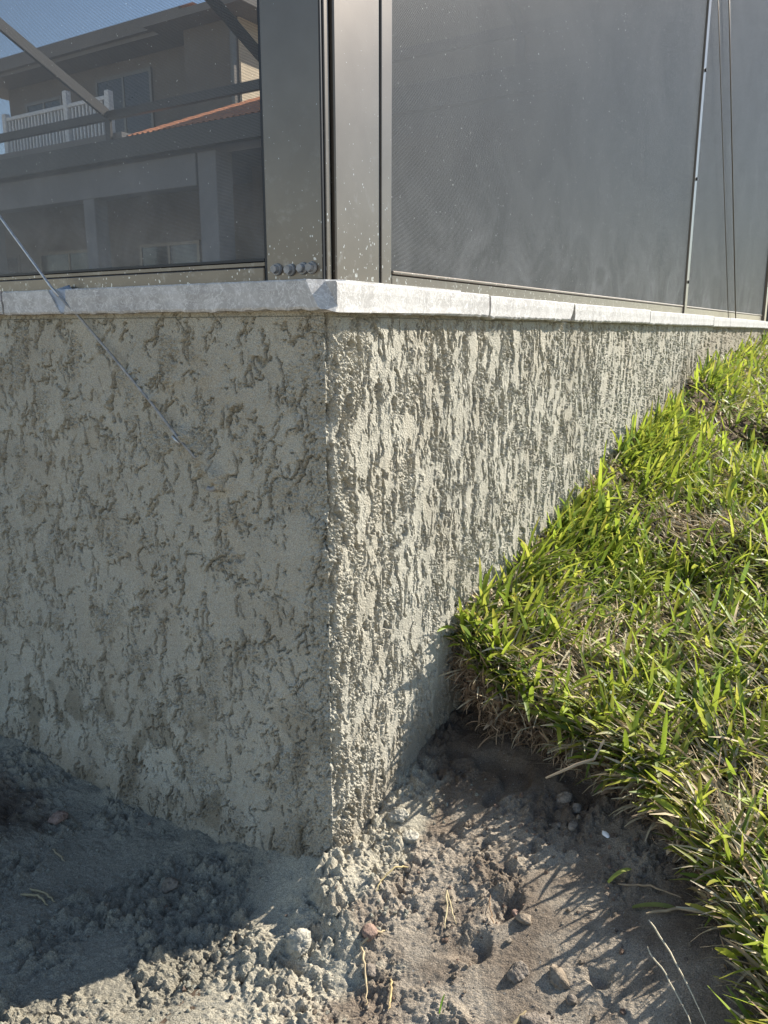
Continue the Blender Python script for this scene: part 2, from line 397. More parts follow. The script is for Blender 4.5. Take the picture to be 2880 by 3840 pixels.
# ------------------------------------------------------------------ stucco wall (one skin round the corner)
SLAB_B, SLAB_T = .684, .716
def wall_patch(u, v):
    U, Vv = np.meshgrid(u, v, indexing='ij'); U = U.ravel(); Vv = Vv.ravel()
    right = (U > 0).astype(float)
    wx = U + .010 * fbm(U * 25, Vv * 25, 3, 101) + .0028 * fbm(U * 130, Vv * 110, 2, 102); wz = Vv + .012 * fbm(U * 22, Vv * 22, 3, 105) + .0028 * fbm(U * 120, Vv * 120, 2, 106)
    # trowelled flaps: islands of plaster with a torn lip on one side (a thin deep tear beside it) and a feathered edge elsewhere
    tear = sst(-.30, .05, fbm(U * 38, Vv * 34, 3, 124))
    def flaps(fx, fz, seed, t, lip, deep, face, oct_=5, gain=.52, wid=.0010, spread=.012):
        n0 = fbm(wx * fx, wz * fz, oct_, seed, gain)
        G = n0.reshape(len(u), len(v)); g0, g1 = np.gradient(G, u, v); g0 = g0.ravel(); g1 = g1.ravel()
        gl_ = np.hypot(g0, g1) + .6
        d = np.clip((n0 - t) / gl_, -.05, .05)                       # about the distance to the rim, in metres
        w = sst(-.35, .45, -(g0 * face[0] + g1 * face[1]) / gl_) * tear * sst(1.5, 6.0, gl_)
        rise = w * sst(-.0004, .0006, d) * (.45 + .55 * np.exp(-np.maximum(d, 0) / spread)) + (1 - w) * .45 * sst(-.010, .012, d)
        return lip * rise - deep * w * np.exp(-((d + .0014) / wid) ** 2), n0
    fl = (.80, -.60)
    fa, na = flaps(12, 8.5, 110, .03, .0026, .0066, fl, wid=.0009); fb, nb = flaps(20, 14, 114, .10, .0021, .0056, fl, wid=.0009); fd, nd = flaps(16, 10, 122, -.10, .0021, .0056, (.95, -.3), wid=.0009)
    fc, nc_ = flaps(34, 25, 118, .08, .0016, .0046, fl, wid=.0008); m3 = sst(-.05, .15, fbm(wx * 10, wz * 8, 2, 129))
    h_l = fa + fd + fb + fc * m3
    pn_l = na; pl_l = np.maximum(sst(.02, .10, na), sst(.06, .14, nb))
    ra, nra = flaps(22, 8.5, 131, .02, .0024, .0070, (-.95, .3)); rb, nrb = flaps(36, 14, 135, .06, .0017, .0055, (-.95, .3)); rc_, nrc = flaps(30, 9, 137, -.08, .0016, .0050, (-1., 0.))
    pn_r = nra + .06 * perlin(U * 120, Vv * 90, 140); cornr = sst(.09, .015, U + .02 * perlin(Vv * 30, Vv * 0, 141))
    pl_r = sst(-.10, -.02, np.maximum(pn_r, nrb - .05) - .30 * cornr)
    gA = balls(U, Vv, .0036, 5, .35, .72, .9); gB = balls(U, Vv, .0026, 6, .35, .7, .9); gC = balls(U, Vv, .0080, 7, .3, .7, .6)
    pit = sst(.14, .26, fbm(wx * 85, wz * 30, 3, 152)); pit_l = sst(.34, .46, fbm(wx * 75, wz * 60, 3, 153))
    gz_l = np.maximum(sst(.0, -.15, na) * sst(-.05, .15, fbm(U * 16, Vv * 14, 3, 156)), .9 * sst(-.05, -.008, U + .02 * perlin(Vv * 26, Vv * 0, 157)))          # gritty patches
    h_l = h_l + gz_l * (.0036 * gA + .0018 * gB) + .0013 * gA + .0008 * perlin(U * 60, Vv * 55, 155) - .0050 * pit_l * (1 - pl_l)
    gran = 1 - pl_r
    h_r = (ra + rb + rc_) * (1 - .45 * cornr) + gran * (.0032 * gA + .0022 * gB + .0020 * gC * (.2 + .8 * cornr)) - .0070 * pit * gran
    h_r = h_r + cornr * (.0030 * fbm(U * 55, Vv * 38, 3, 158)) + .0004 * gB * pl_r
    h = np.where(U > 0, h_r, h_l)
    h += .003 * fbm(U * 6, Vv * 5, 2, 163)
    # mortar smeared over the cable and its anchor
    def ridge(a, b, w, amp, n):
        a = np.array(a); b = np.array(b); d = b - a; t = np.clip(((U - a[0]) * d[0] + (Vv - a[1]) * d[1]) / (d @ d), 0, 1)
        q = np.hypot(U - a[0] - t * d[0], Vv - a[1] - t * d[1]); return amp * np.exp(-(q / w) ** 2) * (1 + .8 * fbm(U * 70, Vv * 70, 2, n))
    h += np.where(U < 0, ridge((-.222, .532), (-.168, .482), .011, .0085, 170) + ridge((-.162, .484), (-.158, .474), .008, .008, 171)
                  + ridge((-.315, .607), (-.275, .575), .007, .0065, 172) + ridge((-.25, .60), (-.18, .607), .007, .003, 173), 0)
    # rounded, slightly wandering arris; base flares into the heap; control joint
    h += .006 * sst(.05, -.03, Vv) + .004 * np.exp(-(U / .03) ** 2) * perlin(Vv * 14, Vv * 0, 175)
    h -= .012 * np.exp(-((U - 2.42) / .006) ** 2)
    h = np.where(Vv > SLAB_B - .006, h * .4 - .002, h)
    ang = sst(-.012, .012, U) * math.pi / 2
    nx, ny = np.sin(ang), -np.cos(ang)
    px = np.where(U < 0, U, 0); py = np.where(U > 0, U, 0)
    rr = .007 * np.exp(-(U / .010) ** 2) * (1 + .9 * fbm(Vv * 30, Vv * 0 + .5, 3, 176))
    px = px - rr * .7 + nx * h; py = py + rr * .7 + ny * h
    # colours of the plaster itself: fresh grey coat, buff sand, olive under-coat bare near the foot
    a0 = np.array([.375, .360, .326]); a1 = np.array([.385, .372, .340]); a2 = np.array([.365, .340, .298]); a3 = np.array([.20, .180, .145])
    kk = np.where(U > 0, pl_r, pl_l)[:, None]
    wc = a0 * (1 - kk) + a1 * kk
    pk = np.where(U > 0, pit * (1 - pl_r), .0)[:, None]
    tb = (sst(.0, .35, fbm(U * 8, Vv * 8, 3, 180)) * .55)[:, None]; wc = wc * (1 - tb) + a2 * tb
    bare = (sst(.30, .02, Vv) * sst(.05, -.02, np.where(U > 0, 1, pn_l)) * sst(-.05, .12, fbm(U * 14, Vv * 10, 3, 183)))[:, None]
    wc = wc * (1 - .8 * bare) + a3 * .8 * bare
    grey = np.where(U < 0, ridge((-.222, .532), (-.160, .476), .016, .9, 190), 0)[:, None]; grey = np.clip(grey, 0, .8)
    wc = wc * (1 - grey) + np.array([.37, .345, .30]) * grey
    spl = (sst(.085, .0, Vv + .05 * fbm(U * 24, Vv * 24, 4, 195) + np.where(U > 0, -.28 * U, .03)) * .55)[:, None]; wc = wc * (1 - spl) + np.array([.24, .205, .165]) * spl
    wc = wc * np.where(U > 0, 1.0, 1.0)[:, None]                     # same factor on both faces

    return np.stack([px, py, Vv], 1), grid_faces(len(u), len(v))[:, ::-1], wc
wv = lambda st: axis([(-.16, -.075, .02), (-.075, SLAB_B + .001, st)])
P1 = wall_patch(axis([(-2.4, -.82, .03), (-.82, .0035, .00135)]), wv(.00135))
P2 = wall_patch(axis([(-.0015, .50, .0015), (.50, 1.0, .0024), (1.0, 2.0, .0045), (2.0, 4.4, .012)]), wv(.0017))
V = np.concatenate([P1[0], P2[0]]); F = np.concatenate([P1[1], P2[1] + len(P1[0])]); wc = np.concatenate([P1[2], P2[2]])
me = np_mesh('stucco_wall', V, F, False, wc)
wall = link('stucco_wall', me, STUCCO)
tag(wall, 'low grey stucco wall with rough trowelled corner under the stone coping', 'wall')
core = box('wall_core', (-2.4, .03, -.16), (-.03, 4.4, SLAB_B - .002), MORTAR, wall)

# ------------------------------------------------------------------ deck and coping
bm = bmesh.new()
bm.faces.new([bm.verts.new(p) for p in ((-22, .27, SLAB_T - .004), (-.27, .27, SLAB_T - .004), (-.27, 16, SLAB_T - .004), (-22, 16, SLAB_T - .004))])
tag(bm_obj('deck', bm, DECK), kind='structure')

coping = empty('stone_coping', (0, 0, SLAB_B), 'pale grey marble coping slabs capping the stucco wall', 'coping')
OV = .016
def stone(a, b, side, seed, dz=0., notch0=0., notch1=0.):
    """one slab: a..b along the wall; side 'L' runs along -x, 'R' along +y; cross-section lofted with ragged arrises"""
    rs = np.random.default_rng(seed)
    n = max(8, int((b - a) / .006)); t = np.linspace(a, b, n + 1)
    depth = .30
    rows = []
    if side == 'R': dz = dz - .0022 - .0024 * (a + b) / 2
    top = SLAB_T + dz; bot = SLAB_B + dz
    ragb = .0022 * perlin(t * 60, t * 0 + seed, seed) + .0050 * np.minimum(0, perlin(t * 140, t * 0 + seed, seed + 1)) 
    ragt = .0010 * perlin(t * 90, t * 0 + seed, seed + 2) - .0016 * np.maximum(0, perlin(t * 55, t * 0 + seed, seed + 5) - .15)
    fr = .0008 * perlin(t * 35, t * 0 + seed, seed + 3)
    prof = lambda i: [(-depth, bot + .001), (0.0 - .004, bot + ragb[i]), (fr[i] + OV - .0015, bot + ragb[i] * .8 + .0004), (fr[i] + OV, bot + .003 + ragb[i] * .6),
                      (fr[i] * .5 + OV, (top + bot) / 2 - .004), (fr[i] * .5 + OV + .0004, (top + bot) / 2 + .005), (fr[i] + OV, top - .0014 + ragt[i]), (fr[i] + OV - .0012, top + ragt[i] * .6), (-depth, top)]
    V = []; F = []
    for i in range(n + 1):
        for (o, z) in prof(i):
            tt = t[i]
            hz = (z - bot) / (top - bot)
            tt = min(max(tt, a + notch0 * (1 - hz)), b - notch1 * max(0., 1 - hz) ** 1.5)
            if notch0 < 0 and i == 0: tt = a + notch0 * (1 - hz)
            if notch1 < 0 and i == n: tt = b - notch1 * max(0., 1 - hz) ** 1.5
            if i == 0: tt += .0012 * math.sin(hz * 9 + seed)
            if i == n: tt -= .0014 + .0012 * math.sin(hz * 7 + seed)
            V.append((-tt, -o, z) if side == 'L' else (o, tt, z))
    m = len(prof(0))
    for i in range(n):
        for q in range(m):
            F.append((i * m + q, i * m + (q + 1) % m, (i + 1) * m + (q + 1) % m, (i + 1) * m + q))
    F.append(tuple(range(m))); F.append(tuple(n * m + q for q in reversed(range(m))))
    me = bpy.data.meshes.new('coping_stone'); me.from_pydata(V, [], F)
    bm = bmesh.new(); bm.from_mesh(me); bmesh.ops.recalc_face_normals(bm, faces=bm.faces)
    return bm, me
def put_stone(*a, **k):
    cut = k.pop('cut', None)
    bm, me = stone(*a, **k)
    if cut:
        for co, no in cut:
            r = bmesh.ops.bisect_plane(bm, geom=bm.verts[:] + bm.edges[:] + bm.faces[:], plane_co=co, plane_no=no, clear_outer=True)
            e = [x for x in r['geom_cut'] if isinstance(x, bmesh.types.BMEdge)]
            try: bmesh.ops.holes_fill(bm, edges=e, sides=0)
            except Exception: pass
    bm.to_mesh(me); bm.free()
    return link('coping_stone', me, MARBLE, coping)
# left run (towards -x)
put_stone(-OV + .0006, .415, 'L', 11, notch1=-.008, cut=[(Vector((-.004, -OV, SLAB_T - .016)), Vector((.75, -.55, .42)).normalized())])
put_stone(.452, .556, 'L', 12, notch0=-.022)
put_stone(.560, .98, 'L', 13, dz=.001); put_stone(.983, 1.5, 'L', 14); put_stone(1.503, 2.3, 'L', 15)
# right run (towards +y)
put_stone(.0022, .392, 'R', 21, dz=.0006)
put_stone(.397, .770, 'R', 22, notch1=.022); put_stone(.773, 1.33, 'R', 23, dz=.0004, notch0=.004)
put_stone(1.334, 2.16, 'R', 24); put_stone(2.164, 2.48, 'R', 25, dz=-.001); put_stone(2.484, 2.86, 'R', 26); put_stone(2.864, 3.42, 'R', 27); put_stone(3.424, 4.3, 'R', 28)
# mortar packed into the cable cut-out
bm = bmesh.new(); bmesh.ops.create_grid(bm, x_segments=14, y_segments=12, size=.5)
for vv in bm.verts:
    a_, b_ = vv.co.x + .5, vv.co.y + .5
    z = SLAB_B + .001 + b_ * .0312
    x = -.458 + a_ * .05 + (1 - b_) * .022
    vv.co = Vector((x, -OV + .003 + .0035 * float(perlin(a_ * 4, b_ * 4, 5)) - .002 * a_ * (1 - b_), z))
mp_ = bm_obj('mortar_patch', bm, BLUEMORTAR, coping, True)
sm = mp_.modifiers.new('solid', 'SOLIDIFY'); sm.thickness = .02; sm.offset = -1

# ------------------------------------------------------------------ screen enclosure
enc = empty('screen_enclosure', (-.04, .05, SLAB_T), 'dark bronze aluminium pool cage with insect screens standing on the coping', 'screen enclosure')
ZT = 4.30
# corner post: a left-facing and a right-facing extrusion with a dark joint between
box('corner_post', (-.0850, .006, SLAB_T), (-.0050, .100, ZT), BRONZE, enc, .0015)
box('corner_post', (-.0040, .0195, .709), (.0030, .1075, ZT), BRONZE, enc, .0015)
box('post_lip', (-.0042, .0080, .709), (-.0012, .0165, ZT), BRONZE, enc, .0008)
box('spline', (-.0046, .0045, SLAB_T), (-.0030, .0078, ZT), RUBBER, enc)
box('post_channel', (-.0060, .1150, .709), (.0012, .1380, ZT), BRONZE, enc, .001)
box('spline', (-.0050, .1090, .709), (.0002, .1110, ZT), RUBBER, enc)
box('spline', (-.0060, .1122, .709), (-.0008, .1146, ZT), RUBBER, enc)
box('spline', (-.0050, .1385, .733), (-.0008, .1412, ZT), RUBBER, enc)
box('spline', (-.0905, .0100, SLAB_T), (-.0856, .0160, ZT), RUBBER, enc)
# bottom rails
box('bottom_rail', (-1.72, .008, SLAB_T), (-.0910, .055, .7330), BRONZE, enc, .0012)
box('rail_lip', (-1.72, .0105, .7335), (-.0910, .03, .7390), BRONZE, enc, .0008)
box('spline', (-1.72, .0095, .7395), (-.0910, .016, .7425), RUBBER, enc)
box('bottom_rail', (-.055, .1420, .701), (-.0010, 1.76, .7290), BRONZE, enc, .0012)
box('rail_lip', (-.035, .1420, .7295), (.0010, 1.76, .7335), BRONZE, enc, .0012)
box('bottom_rail', (-.055, 1.802, .701), (-.0010, 3.42, .7290), BRONZE, enc, .0012)
box('rail_lip', (-.035, 1.802, .7295), (.0010, 3.42, .7335), BRONZE, enc, .0012)
# further posts
box('post', (-.055, 1.766, .701), (.0030, 1.796, ZT), BRONZE, enc, .0015)
box('post', (-.055, 3.422, .698), (.0100, 3.480, ZT), BRONZE, enc, .0015)
box('post', (-1.765, .004, SLAB_T), (-1.722, .06, ZT), BRONZE, enc, .0015)
for x in (-3.4, -5.1, -6.8, -8.5): box('post', (x - .045, .004, SLAB_T), (x, .06, ZT), BRONZE, enc, .0015)
for y in (5.1, 6.8, 9.4): box('post', (-.055, y, SLAB_T), (.0035, y + .05, ZT), BRONZE, enc, .0015)
box('beam', (-8.5, .008, ZT + .001), (.004, .10, ZT + .10), BRONZE, enc, .002)
box('beam', (-.06, .102, ZT + .001), (.004, 9.4, ZT + .10), BRONZE, enc, .002)
box('beam', (-1.72, .012, 2.78), (-.09, .055, 2.83), BRONZE, enc, .002)
box('beam', (-.055, .142, 2.78), (-.001, 1.76, 2.83), BRONZE, enc, .002)
box('beam', (-.055, 1.802, 2.78), (-.001, 3.42, 2.83), BRONZE, enc, .002)
for z_ in (.80, 1.08, 1.36, 1.64):
    bm = bmesh.new(); bmesh.ops.create_cone(bm, cap_ends=True, segments=10, radius1=.005, radius2=.004, depth=.004)
    bmesh.ops.transform(bm, matrix=Matrix.Translation((.0055, 1.781, z_)) @ Matrix.Rotation(R(90), 4, 'Y'), verts=bm.verts)
    bm_obj('screw', bm, RUBBER, enc)
# hex bolts with washers at the foot of the corner post
for k_, (bx, bz) in enumerate(((-.0690, .7292), (-.0498, .7280), (-.0323, .7289), (-.0202, .7292))):
    bm = bmesh.new()
    bmesh.ops.create_cone(bm, cap_ends=True, segments=6, radius1=.0049, radius2=.0045, depth=.0046)
    bmesh.ops.transform(bm, matrix=Matrix.Translation((bx, .0002, bz)) @ Matrix.Rotation(R(90), 4, 'X') @ Matrix.Rotation(.35 * k_, 4, 'Z'), verts=bm.verts)
    bo = bm_obj('bolt', bm, DULLSTEEL, enc)
    bm = bmesh.new()
    bmesh.ops.create_cone(bm, cap_ends=True, segments=20, radius1=.0068, radius2=.0062, depth=.0024)
    bmesh.ops.transform(bm, matrix=Matrix.Translation((bx, .0044, bz)) @ Matrix.Rotation(R(90), 4, 'X'), verts=bm.verts)
    wsh = bm_obj('washer', bm, DULLSTEEL); wsh.parent = bo
    bm = bmesh.new(); bmesh.ops.create_circle(bm, cap_ends=True, segments=6, radius=.0029)
    bmesh.ops.transform(bm, matrix=Matrix.Translation((bx, -.00215, bz)) @ Matrix.Rotation(R(90), 4, 'X') @ Matrix.Rotation(.35 * k_, 4, 'Z'), verts=bm.verts)
    cp = bm_obj('bolt_face', bm, DULLSTEEL); cp.parent = bo
# screen cloth: every thread is a real strand (shared mesh, local x across, z up)
def screen_mesh(w, hgt, pitch_x, pitch_z, d):
    nxs = int(w / pitch_x); nzs = int(hgt / pitch_z)
    V = []; F = []
    r = d / 2
    prof = np.array([(r * math.cos(t_), r * math.sin(t_)) for t_ in np.arange(6) * math.pi / 3])
    xs = (np.arange(nxs) + .5) * pitch_x; zs = (np.arange(nzs) + .5) * pitch_z
    A = np.zeros((nxs, 2, 6, 3)); A[..., 0] = xs[:, None, None] + prof[None, None, :, 0]; A[..., 1] = prof[None, None, :, 1]
    A[:, 1, :, 2] = hgt
    B = np.zeros((nzs, 2, 6, 3)); B[..., 2] = zs[:, None, None] + prof[None, None, :, 0]; B[..., 1] = prof[None, None, :, 1] * .9
    B[:, 1, :, 0] = w
    Vn = np.concatenate([A.reshape(-1, 3), B.reshape(-1, 3)])
    base = np.arange(nxs + nzs)[:, None, None] * 12
    q = np.array([(k, (k + 1) % 6, 6 + (k + 1) % 6, 6 + k) for k in range(6)])
    Fn = (base + q[None]).reshape(-1, 4)
    return np_mesh('screen_cloth', Vn, Fn)
cloth = screen_mesh(1.622, 2.05, .00135, .00150, .00043); cloth.materials.append(THREAD)
def screen(loc, rz, lab=None):
    o = bpy.data.objects.new('screen_panel', cloth); COL.objects.link(o)
    adopt(o, enc); o.location = loc; o.rotation_euler = (0, 0, rz)
    return o
screen((-1.713, .0125, .742), 0); screen((-.0022, .1405, .7335), R(90)); screen((-.0022, 1.80, .7335), R(90))
# far side of the cage, against the house
box('beam', (-20, 9.36, 4.20), (-.1, 9.44, 4.34), SHADEBRONZE, enc, .003)
box('gutter_beam', (-20, 9.30, 3.53), (-.1, 9.46, 3.86), SHADEBRONZE, enc, .006)
for x in (-15.2, -11.4, -7.6, -3.8): box('post', (x - .06, 9.37, 3.86), (x + .06, 9.43, 4.20), SHADEBRONZE, enc, .003)
def bar(name, p0, p1, w, hgt, mat, parent):
    p0 = Vector(p0); p1 = Vector(p1); d = p1 - p0; L = d.length
    bm = box_bm((0, -w / 2, -hgt / 2), (L, w / 2, hgt / 2), .002)
    bmesh.ops.transform(bm, matrix=Matrix.Translation(p0) @ d.to_track_quat('X', 'Z').to_matrix().to_4x4(), verts=bm.verts)
    return bm_obj(name, bm, mat, parent)
for x in (-15.2, -11.4, -7.6, -3.8):
    bar('roof_beam', (x, 9.38, 4.30), (x, 6.0, 5.82), .06, .16, SHADEBRONZE, enc)
    bar('roof_beam', (x, 6.0, 5.82), (x, 3.2, 5.82), .06, .16, SHADEBRONZE, enc)
    bar('roof_beam', (x, 3.2, 5.82), (x, .10, 4.40), .06, .16, SHADEBRONZE, enc)

# ------------------------------------------------------------------ brace cables
br = empty('brace_cable', (-.2, -.02, .5), 'galvanised steel brace cable crossing the left screen, ending in the shaded wall', 'cable')
P = []
pts = [(-1.15, -.012, 1.225), (-.563, -.016, .8367), (-.4413, -.0185, .7200), (-.425, -.0185, .706), (-.4065, -.0150, .690), (-.40, -.011, .682), (-.33, -.0095, .622), (-.222, -.0115, .528)]
tube('cable_strand', pts[:4], .0018, STEEL, br, 8)
tube('cable_strand', [pts[4 - 1], pts[4], pts[5], pts[6], (-.27, -.009, .570), pts[7], (-.195, -.012, .506)], .0018, DULLSTEEL, br, 8)
tube('cable_tail', [(-.236, -.0085, .5305), (-.229, -.010, .526), (-.2225, -.009, .521)], .0022, STEEL, br, 7)
tube('anchor_eye', [(-.172 + .009 * math.cos(a), -.010 - .0015 * math.sin(a * 2), .478 + .010 * math.sin(a)) for a in np.linspace(-2.2, 1.7, 14)], .0032, DULLSTEEL, br, 7)
for nm_, (y0, z0, y1, z1), r_, lab in (('brace_cable', (1.68, 1.75, 2.46, .700), .0013, 'thin dark brace cable leaning across the far right screen, nearer the corner post'),
                                       ('brace_cable', (1.83, 1.80, 2.62, .700), .0020, 'thicker dark brace cable leaning across the far right screen, farther along')):
    tag(tube(nm_, [(.012, y0, z0), (.012, (y0 + y1) / 2, (z0 + z1) / 2 - .002), (.012, y1, z1)], r_, BRONZE, None, 7), lab, 'cable')

# ------------------------------------------------------------------ house beyond the cage
house = empty('house', (-12, 10, .7), 'two-storey house with white balcony and terracotta roof behind the left screen', 'house')
box('wall', (-20, 12.0, .7), (-9.5, 13, 3.49), HWALL, house)
box('wall', (-20.4, 9.75, .7), (-20.01, 13, 3.49), HWALL, house)
box('fascia', (-20, 9.5, 3.001), (-9.5, 9.74, 3.50), HWALL2, house, .01)
box('wall', (-9.499, 10.9, .7), (-8.02, 13, 3.6), HWALL, house)
box('wall', (-8.0, 10.6, .7), (-.2, 14, 6.8), HWALL, house)
box('roof_edge', (-8.3, 10.2, 6.801), (.2, 14.2, 7.05), SOFFIT, house)
def window(x0, x1, z0, z1, y, parent, mull=1):
    f = bmesh.new(); me = bpy.data.meshes.new('window')
    def ad(lo, hi):
        b2 = box_bm(lo, hi); t2 = bpy.data.meshes.new('t'); b2.to_mesh(t2); b2.free(); f.from_mesh(t2); bpy.data.meshes.remove(t2)
    w = .07
    ad((x0, y - .05, z0), (x0 + w, y, z1)); ad((x1 - w, y - .05, z0), (x1, y, z1))
    ad((x0 + w, y - .05, z0), (x1 - w, y, z0 + w)); ad((x0 + w, y - .05, z1 - w), (x1 - w, y, z1))
    for i in range(mull):
        xm = x0 + (x1 - x0) * (i + 1) / (mull + 1); ad((xm - .03, y - .046, z0 + w), (xm + .03, y, z1 - w))
    o = bm_obj('window', f, BRONZE, parent)
    p = box('pane', (x0 + w, y - .03, z0 + w), (x1 - w, y - .012, z1 - w), DARKGLASS); p.parent = o
    return o
window(-13.7, -11.9, .72, 2.5, 11.999, house); window(-17.2, -15.0, .72, 2.5, 11.999, house); window(-19.8, -18, .72, 2.5, 11.999, house)
box('column', (-9.45, 9.5, .7), (-9.05, 9.9, 3.5), HWALL2, house, .01)
box('balcony_floor', (-20, 9.5, 3.90), (-11.2, 13, 4.02), HWALL2, house)
box('lanai_ceiling', (-20, 9.76, 3.50), (-8.1, 13, 3.89), HWALL2, house)
for x in (-12.2, -15.4): box('column', (x - .15, 9.5, .7), (x + .15, 9.8, 3.0), HWALL2, house, .01)
# upper storey
box('wall', (-19.3, 13.001, 3.5), (-12.6, 17, 6.62), HWALL, house)
window(-15.95, -14.1, 4.1, 6.35, 13.0, house); window(-18.6, -17.2, 4.6, 6.2, 13.0, house)
box('eave', (-20.2, 12.3, 6.64), (-12.5, 17.6, 6.72), SOFFIT, house)
box('fascia', (-20.3, 12.2, 6.721), (-12.4, 12.3, 7.0), SOFFIT, house)
bm = bmesh.new()
q = [bm.verts.new(p) for p in ((-20.3, 12.2, 7.001), (-12.0, 12.2, 7.001), (-12.0, 18, 7.001), (-20.3, 18, 7.001), (-17.5, 15, 7.9), (-14.5, 15, 7.9))]
for f in ((0, 1, 5, 4), (1, 2, 5), (2, 3, 4, 5), (3, 0, 4), (3, 2, 1, 0)): bm.faces.new([q[i] for i in f])
bm_obj('roof', bm, TERRA, house)
# right wing: front in the house colour, side painted a lighter sunlit tone
box('wall', (-12.3, 12.2, 3.6), (-10.9, 18, 6.55), HWALL, house)
box('side_wall', (-10.899, 12.25, 3.6), (-10.85, 18, 6.55), SUNCREAM, house)
box('eave', (-12.9, 11.7, 6.56), (-10.3, 18.4, 6.70), SOFFIT, house)
box('downpipe', (-10.98, 12.10, 3.7), (-10.9, 12.19, 6.5), BRONZE, house)
box('side_wall', (-10.84, 15.5, 3.6), (-6, 18, 6.1), SUNCREAM, house)
# tiled lean-to roof: pan of tile courses
rf = bmesh.new()
nx_, ny_ = 24, 10
p00, p10, p11, p01 = Vector((-11.13, 9.5, 3.90)), Vector((-8.05, 9.5, 3.90)), Vector((-8.05, 12.15, 5.0)), Vector((-10.36, 12.15, 5.0))
gv = {}
for i in range(nx_ * 4 + 1):
    for j in range(ny_ + 1):
        s_, t_ = i / (nx_ * 4), j / ny_
        p = (p00 * (1 - s_) + p10 * s_) * (1 - t_) + (p01 * (1 - s_) + p11 * s_) * t_
        gv[i, j] = rf.verts.new(p + Vector((0, 0, .045 * abs(math.sin(i * math.pi / 4)))))
for i in range(nx_ * 4):
    for j in range(ny_): rf.faces.new((gv[i, j], gv[i + 1, j], gv[i + 1, j + 1], gv[i, j + 1]))
bm_obj('tile_roof', rf, TERRA, house)
# balustrade
bal = box('balcony_railing', (-15.9, 10.46, 4.95), (-12.6, 10.54, 5.02), WHITE, house, .01)
for xx, hh in ((-15.86, 5.1), (-13.86, 5.26), (-12.64, 5.1)):
    p = box('post', (xx - .06, 10.44, 4.02), (xx + .06, 10.56, hh), WHITE, None, .01); p.parent = bal
b0 = None
for i in range(30):
    xx = -15.74 + i * .107
    if abs(xx + 13.86) < .08: continue
    if b0 is None: b0 = box('baluster', (-.022, -.02, 4.03), (.022, .02, 4.949), WHITE, None, .004); o = b0
    else: o = b0.copy(); COL.objects.link(o)
    o.parent = bal; o.location = (xx, 10.5, 0)

# ------------------------------------------------------------------ grass
def strips(base, az, lean, length, width, curl, cols, rows=5, fold=.25, tipcol=None, twist=None):
    """vectorised blades: base (n,3); returns V,F,C"""
    n = len(base)
    t = np.linspace(0, 1, rows)
    # centre line: angle from vertical grows from lean*0.5 to lean + curl
    th = lean[:, None] * .75 + (lean * .25 + curl)[:, None] * t[None] ** 1.3
    seg = length[:, None] / (rows - 1)
    dr = np.sin(th) * seg; dz = np.cos(th) * seg
    r = np.concatenate([np.zeros((n, 1)), np.cumsum(dr[:, 1:], 1)], 1); z = np.concatenate([np.zeros((n, 1)), np.cumsum(dz[:, 1:], 1)], 1)
    dx, dy = np.cos(az)[:, None], np.sin(az)[:, None]
    cx = base[:, 0:1] + dx * r; cy = base[:, 1:2] + dy * r; cz = base[:, 2:3] + z
    prof = np.interp(t, [0, .12, .55, .85, 1.0], [.7, .95, 1, .84, .22])
    w = width[:, None] * .5 * prof[None]
    tw = np.zeros(n) if twist is None else twist
    ta = tw[:, None] * t[None]
    sx, sy = -dy, dx                                        # side vector
    upx, upy, upz = -np.cos(th) * dx, -np.cos(th) * dy, np.sin(th)
    ex = np.cos(ta) * sx + np.sin(ta) * upx; ey = np.cos(ta) * sy + np.sin(ta) * upy; ez = np.sin(ta) * upz
    ux = -np.sin(ta) * sx + np.cos(ta) * upx; uy = -np.sin(ta) * sy + np.cos(ta) * upy; uz = np.cos(ta) * upz
    V = np.zeros((n, rows, 3, 3))
    for k_, s_ in enumerate((-1, 0, 1)):
        f_ = (0 if s_ else -fold) * w
        V[:, :, k_, 0] = cx + s_ * w * ex + f_ * ux; V[:, :, k_, 1] = cy + s_ * w * ey + f_ * uy; V[:, :, k_, 2] = cz + s_ * w * ez + f_ * uz
    idx = np.arange(n)[:, None] * rows * 3
    q = []
    for i in range(rows - 1):
        for k_ in range(2):
            a = i * 3 + k_; q.append((a, a + 1, a + 4, a + 3))
    F = (idx[:, :, None] + np.array(q)[None]).reshape(-1, 4)
    C = np.repeat(cols[:, None, :], rows, 1)
    if tipcol is not None:
        k2 = (np.clip((t - .45) / .55, 0, 1) ** 1.5)[None, :, None] * tipcol[1][:, None, None]; C = C * (1 - k2) + tipcol[0][None, None] * k2
    C = np.repeat(C[:, :, None, :], 3, 2)
    return V.reshape(-1, 3), F, C.reshape(-1, 3)
def join(parts):
    Vs, Fs, Cs = [], [], []; o = 0
    for V, F, C in parts: Vs.append(V); Fs.append(F + o); Cs.append(C); o += len(V)
    return np.concatenate(Vs), np.concatenate(Fs), np.concatenate(Cs)
def scatter(n, x0, x1, y0, y1, smin=.0, smax=9):
    x = rng.uniform(x0, x1, n); y = rng.uniform(y0, y1, n); s = sod_edge(x, y); k_ = (s > smin) & (s < smax) & (x > .006)
    return x[k_], y[k_]
def lawn_top(x, y):
    s = sod_edge(x, y); return lawn_z(x, y) - .032 - .02 * sst(.02, .0, s)
parts = []; dry = []
zones = [(17000, .0, .66, -.35, .75), (11000, .0, .72, .75, 1.6), (12000, .0, .8, 1.6, 4.4), (7000, .66, 1.5, -.5, 2.5)]
greens = np.array([(.18, .25, .035), (.25, .33, .04), (.32, .39, .045), (.12, .18, .04), (.37, .40, .065)])
tans = np.array([(.46, .36, .22), (.54, .44, .29), (.36, .26, .16), (.50, .44, .30), (.58, .50, .36)])
